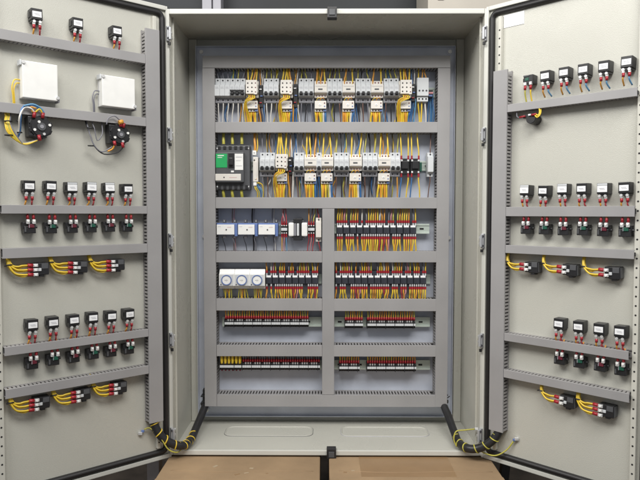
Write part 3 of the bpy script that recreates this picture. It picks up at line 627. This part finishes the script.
def selector(n, side_len=62):
    """black switch block fed from the left by yellow leads dropping out of the duct above; origin at body centre"""
    e = empty('selector_switch')
    MB().bx(-8, 21, -28, -1, -15, 18, BLACK, 1.5).bx(-20, -8.2, -24, -1, -19 if n > 2 else -13, 18, BLACK, 1).bx(-2, 10, -26, -3, -20, -15.2, BLACK, 1).bx(21.2, 22.6, -26, -3, -12, 16, DGREY, .4).bx(2, 19, -29, -28, 2, 16, DGREY, .6).build('housing', e)
    MB().bx(-7, 1, -31, -28, -4, 4, LGREY, 1).build('contact_plate', e)
    zs = (12, 0, -13) if n > 2 else (9, -5)
    for k, z in enumerate(zs):
        MB().box((-14, -28, z), (13, 8, 8.5), SILVER, 1.2).cyl((-14, -32.5, z), 3.2, 2.4, WHITE, 'Y', 10).build('terminal', e)
        MB().tube([(-20, -28, z), (-34, -28, z + 1)], 5.2, RED, 8, 1).build('ferrule', e)
        a_ = j(2); d_ = 5 - 4.5 * k
        wire(e, [(-33, -28, z + 1), (-48, -29, z + 1 - a_ * .4), (-62 + d_, -28, z * .6 + 3 + a_), (-75 + d_, -26, 14), (-79 + d_ * .6, -22, 27), (-81 + d_ * .8, -10, 50)], YEL, 2.6)
        wire(e, [(-33, -26, z - 1), (-46, -26, z - 3 + a_ * .5), (-61 + d_, -23, z * .55 - 1), (-75 + d_, -20, 12), (-79 + d_ * .6, -17, 27), (-81 + d_ * .8, -10, 50)], YEL, 2.5)
    MB().tube([(-88, -22, 14), (-80, -29, 17), (-71, -26, 16), (-72, -15, 14), (-82, -15, 14), (-88, -22, 14)], 1.9, BLACK, 6, 4).build('cable_tie', e)
    return e
LT = [419.5, 364.5, 308.5, 254, 200, 146]; RT = [148, 204.5, 259.5, 315, 370, 424]
LP = lamp([ORA, REDW]); LW = lamp([ORA, REDW], True); CR, CG = contact(DRED), contact(DGRN)
def lab_lamp(i, n, where): return f'black lamp rear, {ORD[i]} from left in the {where}'
GL = 'indicator lamp rears on the doors'; GB = 'push button contact blocks on the doors'
for i, (t, z) in enumerate(((393, 1289), (285, 1287), (173, 1286))): on_door(place(LP, lab_lamp(i, 3, 'sparse top row of the left door'), 'indicator lamp', GL), -1, t, z)
for i, t in enumerate(LT):
    on_door(place(LW if i in (2, 3, 4) else LP, lab_lamp(i, 6, 'middle row of the left door'), 'indicator lamp', GL), -1, t, 832 + j(1.5))
    on_door(place(LP, lab_lamp(i, 6, 'lower row of the left door'), 'indicator lamp', GL), -1, t, 457 + j(1.5))
    c = (CR, CG)[i % 2]; cn = ('red', 'green')[i % 2]
    on_door(place(c, f'black block with {cn} plate, {ORD[i]} from left below the middle lamps, left door', 'contact block', GB), -1, t, 719 + j(1))
    on_door(place(c, f'black block with {cn} plate, {ORD[i]} from left below the lower lamps, left door', 'contact block', GB), -1, t, 351 + j(1))
    on_door(place(LW if i in (0, 2, 4) else LP, lab_lamp(i, 6, 'middle row of the right door'), 'indicator lamp', GL), 1, RT[i], 826 + j(1.5))
    on_door(place(c, f'black block with {cn} plate, {ORD[i]} from left below the middle lamps, right door', 'contact block', GB), 1, RT[i] + 1, 713 + j(1))
LPR = lamp([ORA, LBLU])
for i, t in enumerate((204, 258, 312, 367, 424)): on_door(place(LPR, lab_lamp(i, 5, 'top row of the right door'), 'indicator lamp', GL), 1, t, 1152)
for i, t in enumerate((256, 311.5, 368, 422)):
    on_door(place(LP, lab_lamp(i, 4, 'short lower row of the right door'), 'indicator lamp', GL), 1, t, 445)
    on_door(place((CR, CG)[i % 2], f'black block with {("red", "green")[i % 2]} plate, {ORD[i]} from left below the lower lamps, right door', 'contact block', GB), 1, t + 1, 343)
# lone green contact block at the left end of the right door's top row, leads hanging down
e = empty('contact_block', 'small greenish contact block left of the top lamps on the right door', 'contact block', GB); on_door(e, 1, 152, 1148)
MB().bx(-14, 15, -30, -1, -12, 14, BLACK, 1.5).bx(-19, -13.5, -24, -12, -4, 6, BLACK, 1).bx(-14, 4, -32, -30, 9, 13, DGREY, .6).build('housing', e); MB().bx(-9, 2, -31.5, -29.5, -3, 6, DGRN, 1).build('colour_plate', e)
for s_ in (-8, 9):
    MB().box((s_, -31, -12), (8, 7, 9), SILVER, 1.2).build('terminal', e); ferr(e, s_, -17, -1, -12, -30); wire(e, [(s_, -30, -28), (s_ - 1, -28, -42), (s_, -14, -78)], (OLIVE, YEL)[s_ > 0], 2.2)
# round emergency contact under the duct
e = empty('key_switch', 'small round black switch with red and yellow leads under the top right duct', 'switch'); on_door(e, 1, 160, 1036)
MB().cyl((6, -20, -4), 15, 38, BLACK, 'Y', 20, bev=1.5).bx(-20, 4, -34, -4, 0, 10, BLACK, 1).build('housing', e)
MB().tube([(10, -42, 5), (24, -42, 6)], 3.4, RED, 8, 1).build('ferrule', e); MB().box((4, -42, 6), (8, 5, 5), SILVER, 1).build('terminal', e)
MB().tube([(-12, -38, 5), (-30, -36, 4)], 3, RED, 8, 1).build('ferrule', e)
wire(e, [(22, -42, 6), (30, -42, 2), (32, -38, 12), (26, -30, 30)], YEL, 2); wire(e, [(20, -42, 3), (28, -44, -4), (34, -36, 8), (30, -26, 32)], YEL, 2); wire(e, [(-28, -36, 4), (-40, -32, 8), (-44, -24, 30)], GRW, 1.6)
# selectors
S3, S2 = selector(3), selector(2)
GS = 'selector switch rears fed by yellow leads'
for i, t in enumerate((394, 288, 178)): on_door(place(S3, f'black selector rear with three yellow leads, {ORD[i]} in the upper row on the left door', 'switch', GS), -1, t, 604)
for i, t in enumerate((398, 285, 176)): on_door(place(S3, f'black selector rear with three yellow leads, {ORD[i]} in the lowest row on the left door', 'switch', GS), -1, t, 237)
for i, t in enumerate((168, 281, 397)): on_door(place(S2, f'black selector rear with two yellow leads, {ORD[i]} in the upper row on the right door', 'switch', GS), 1, t, 598)
on_door(place(S2, 'black selector rear with two yellow leads at the left of the lowest row, right door', 'switch', GS), 1, 280, 222)
on_door(place(S3, 'black selector rear with three yellow leads in the lowest row on the right door', 'switch', GS), 1, 389, 221)
# meters
for t, z, h_, w_, lab, m in ((389, 1112, 97, 90, 'larger white meter box rear, nearer the outer edge of the left door', YEL), (172, 1110, 88, 98, 'smaller white meter box rear, nearer the hinges of the left door', GRW)):
    e = empty('panel_meter', lab, 'meter', 'white meter boxes on the left door'); on_door(e, -1, t, z)
    MB().bx(-w_ / 2, w_ / 2, -38, -1, -h_ / 2, h_ / 2, WHITE, 2).bx(-w_ / 2 - .6, w_ / 2 + .6, -10, -8.6, -h_ / 2 - .6, h_ / 2 + .6, MGREY).build('case', e)
    MB().bx(-w_ / 2 - 5, -w_ / 2 - .2, -34, -8, h_ / 2 - 12, h_ / 2 + 2, LGREY, 1.5).cyl((-w_ / 2 + 3, -39, h_ / 2 - 5), 4.5, 4, SILVER, seg=12).build('bracket', e)
    MB().bx(w_ / 2 + .2, w_ / 2 + 6, -34, -6, -h_ / 2 - 3, -h_ / 2 + 12, MGREY, 1.5).cyl((w_ / 2 - 1, -39, -h_ / 2 + 8), 4.5, 4, SILVER, seg=12).build('bracket', e)
    wire(e, [(-w_ / 2 + 2, -14, 0), (-w_ / 2 - 14, -16, -2), (-w_ / 2 - 21, -18, -22), (-w_ / 2 - 19, -18, -h_ / 2 + 4), (-w_ / 2 - 17, -14, -h_ / 2 - 30)], m, 1.8); wire(e, [(-w_ / 2 + 2, -10, -8), (-w_ / 2 - 9, -12, -10), (-w_ / 2 - 16, -16, -26), (-w_ / 2 - 15, -16, -h_ / 2 + 2), (-w_ / 2 - 13, -12, -h_ / 2 - 30)], m, 1.8)
# rotary switches
for k, (t, z, lab) in enumerate(((391, 988, 'round black rotary switch rear with blue lead looping over it, left door'), (170, 988, 'round black rotary switch rear with grey looping leads, next to the upright duct'))):
    e = empty('rotary_switch', lab, 'switch', 'rotary switch rears'); on_door(e, -1, t, z)
    b = MB(); b.cyl((0, -22, 0), 28, 42, BLACK, 'Y', 20, bev=3); b.bx(-31, -4, -36, -3, -26, 28, BLACK, 2.5)
    for q in range(8):
        a_ = q * math.pi / 4 + .3; b.box((25 * math.cos(a_), -22, 25 * math.sin(a_)), (12, 34, 12), BLACK, 1.5, ('Y', -a_))
    b.build('housing', e)
    MB().cyl((0, -44.5, 0), 11, 4, DGREY, seg=18, bev=.8).cyl((0, -47, 0), 5, 2, MGREY, seg=12).build('shaft_end', e)
    for q, (a_, r_) in enumerate(((2.0, 14), (3.6, 20), (.25, 22), (5.0, 20))):
        MB().cyl((r_ * math.cos(a_), -44.5, r_ * math.sin(a_)), 3.6, 3, WHITE if q < 3 else SILVER, seg=10).build('screw', e)
    F = ((-18, 30, 0), (4, 30, 0), (-8, -30, 1)) if k == 0 else ((0, 30, 0), (8, 27, 0), (-20, -26, 1), (4, -30, 1))
    for x, zz, dn in F: MB().tube([(x, -43, zz * .75), (x + 2, -44, zz * 1.25)], 4.6, RED, 8, 1).build('ferrule', e)
    if k == 0:
        wire(e, [(6, -45, 36), (-6, -46, 48), (-28, -46, 54), (-46, -45, 46), (-54, -52, 20), (-52, -34, -14), (-60, -30, -34)], BLU, 2.6); wire(e, [(8, -45, 36), (0, -48, 48), (-20, -48, 57), (-44, -46, 51)], LBLU, 2.4)
        wire(e, [(-16, -45, 36), (-26, -47, 46), (-42, -45, 46), (-57, -54, 20), (-55, -36, -10), (-62, -30, -30)], WHW, 2.4); wire(e, [(-14, -45, 37), (-4, -47, 46), (4, -45, 36)], YEL, 2.6); wire(e, [(-20, -45, 36), (-26, -46, 50), (-12, -48, 47)], ORA, 2.4)
        for q in range(5): wire(e, [(-80 + 3 * q, -16, 46), (-82 + 3 * q, -22, 26), (-86 + 3 * q, -30, 8), (-84 + 4 * q, -36, -16), (-66 + 4 * q, -34, -36 - q * 2), (-40, -34, -48 + q), (-10, -38, -36)], (YEL, YEL, OLIVE, YEL, GRW)[q], 2)
        for zz in (10, -26): MB().tube([(-90, -34, zz), (-84, -42, zz), (-72, -38, zz), (-78, -28, zz), (-90, -34, zz)], 1.8, BLACK, 6, 3).build('cable_tie', e)
        for zz in (12, -18): MB().tube([(-60, -38, zz), (-55, -43, zz), (-49, -38, zz), (-54, -31, zz), (-60, -38, zz)], 1.8, BLACK, 6, 3).build('cable_tie', e)
    else:
        MB().tube([(-6, -45, 34), (6, -45, 38)], 6.5, ORA, 8, 1).build('wire_end', e)
        wire(e, [(-2, -45, 40), (-18, -45, 52), (-36, -43, 44), (-42, -44, 26)], GRW, 1.8); wire(e, [(-44, -14, 46), (-47, -22, 28), (-50, -32, 0), (-66, -34, -20), (-72, -30, 14), (-75, -22, 30), (-76, -14, 48)], GRW, 1.5)
        wire(e, [(-90, -12, 50), (-89, -20, 28), (-86, -30, 0), (-76, -36, -34), (-54, -36, -52), (-24, -38, -36)], GRW, 1.9); wire(e, [(-94, -12, 50), (-92, -20, 28), (-84, -30, -6), (-74, -36, -38), (-48, -36, -58), (-10, -38, -52), (8, -44, -34)], BLKW, 1.7)
        wire(e, [(-20, -44, -32), (-24, -40, -42), (-38, -38, -50)], ORA, 2.4)
        for zz in (14, -36): MB().tube([(-92, -32, zz), (-84, -40, zz), (-76, -34, zz), (-82, -28, zz), (-92, -32, zz)], 1.8, BLACK, 6, 3).build('cable_tie', e)

# ------------------------------------------------------------------ spiral wrapped door cables and earth leads
def dpt(side, t, z, h):
    a = AL if side < 0 else AR
    return (1000 * side * 0.5 + side * math.cos(a) * t - side * math.sin(a) * h, -math.sin(a) * t - math.cos(a) * h, z)
def loom(side, P, lab, tie):
    e = empty('cable_loom', lab, 'cable', 'spiral wrapped looms crossing the hinges')
    c = MB(); c.tube(P, 13, BLACK, 12, 8); c.build('sleeve', e)
    for q in range(3):
        O = [Vector(p_) + Vector((7 * math.cos(q * 2.1 + n_ * .8), 7 * math.sin(q * 2.1 + n_ * .8), 6 * math.cos(n_ * 1.3 + q))) for n_, p_ in enumerate(P[4:])]
        MB().tube(O, 5.5, BLACK, 8, 6).build('inner_cable', e)
    Q = catmull(P, 24); n = int(len(Q) * 0.62); H = []
    up = None; ph = 0
    for i in range(n):
        d = (Q[i + 1] - Q[i]); ds = d.length; d.normalize()
        if up is None: up = d.orthogonal().normalized()
        up = (up - d * up.dot(d)).normalized(); sd = d.cross(up); ph += ds / 17 * 6.283
        ph += random.uniform(-.12, .12); H.append(Q[i] + (up * math.cos(ph) + sd * math.sin(ph)) * (11.6 + 1.9 * math.sin(ph * 0.43 + i * 0.02)))
    s_ = MB(); s_.tube(H, 2.0, YEL if side < 0 else OLIVE, 5, 2); s_.build('wrap_gap', e)
    for k in range(4): s_ = MB(); o_ = (j(6), j(6), 0); s_.tube([Vector(P[0]) + Vector((o_[0], o_[1], 34)), Vector(P[0]) + Vector((o_[0], o_[1], 8)), Vector(P[0]) + Vector((o_[0] * .6, o_[1] * .6, -4))], 3, YEL, 6, 3); s_.build('wire', e)
    q = Vector(P[tie]); t_ = MB(); t_.box(q, (34, 32, 6), BLACK, 2); t_.box(q + Vector((0, 0, 26)), (32, 32, 5), BLACK, 2); t_.box(q + Vector((12, -16, 6)), (10, 8, 10), BLACK, 2); t_.tube([q + Vector((-16, -6, -8)), q + Vector((-4, -16, 4)), q + Vector((14, -8, 14)), q + Vector((24, -4, 20))], 2, BLACK, 6, 4); t_.box(q + Vector((4, -12, 2)), (7, 3, 6), WHITE, .5); t_.build('cable_tie', e)
loom(-1, [dpt(-1, 66, 116, 18), dpt(-1, 62, 90, 24), dpt(-1, 44, 58, 34), (-478, -42, 32), (-452, -22, 22), (-440, 30, 22), (-438, 90, 34), (-432, 160, 58), (-428, 222, 84), (-428, 234, 128)], 'black spiral wrapped cable loom with yellow stripes at the left hinge', 8)
loom(1, [dpt(1, 74, 104, 18), dpt(1, 66, 74, 26), dpt(1, 44, 44, 38), (476, -46, 24), (446, -30, 18), (428, 14, 20), (424, 70, 36), (420, 140, 62), (414, 216, 92), (414, 234, 150)], 'black spiral wrapped cable loom with pale stripes at the right hinge', 8)
e = empty('earth_lead', 'green yellow earth lead with blue lug at the foot of the left door', 'earth wire', 'earth leads'); 
MB().tube([dpt(-1, 92, 88, 8), dpt(-1, 78, 92, 20), dpt(-1, 54, 62, 40), dpt(-1, 34, 24, 50), (-470, -46, 8), (-462, -10, 4)], 2.2, OLIVE, 6, 6).build('wire', e)
c = dpt(-1, 104, 78, 6); MB().box(c, (12, 8, 9), SILVER, 1.5).box(dpt(-1, 97, 84, 8), (9, 6, 7), BLUE, 1.2).build('lug', e)
e = empty('earth_lead', 'green yellow earth lead looping to a lug at the foot of the right door', 'earth wire', 'earth leads')
MB().tube([dpt(1, 112, 62, 8), dpt(1, 92, 30, 16), dpt(1, 60, 8, 30), (482, -40, 14), (462, -36, 30)], 2.2, OLIVE, 6, 6).build('wire', e)
MB().box(dpt(1, 120, 70, 6), (12, 8, 9), SILVER, 1.5).box(dpt(1, 114, 66, 8), (9, 6, 7), BLUE, 1.2).build('lug', e)
e = empty('earth_lead', 'short green yellow lead looping to a stud inside the right cabinet wall', 'earth wire', 'earth leads')
MB().tube([(418, 0, 12), (410, 4, 34), (418, 8, 58), (446, 10, 62), (478, 14, 64)], 2.2, OLIVE, 6, 6).build('wire', e); MB().cyl((484, 14, 64), 6, 10, SILVER, 'X', 8).build('lug', e)

# drop prototypes that no strip picked
for o in [o for o in C.objects if o.type == 'EMPTY' and o.parent is None and 'label' not in o]:
    for k in KIDS.get(o.name, []): bpy.data.objects.remove(k)
    bpy.data.objects.remove(o)
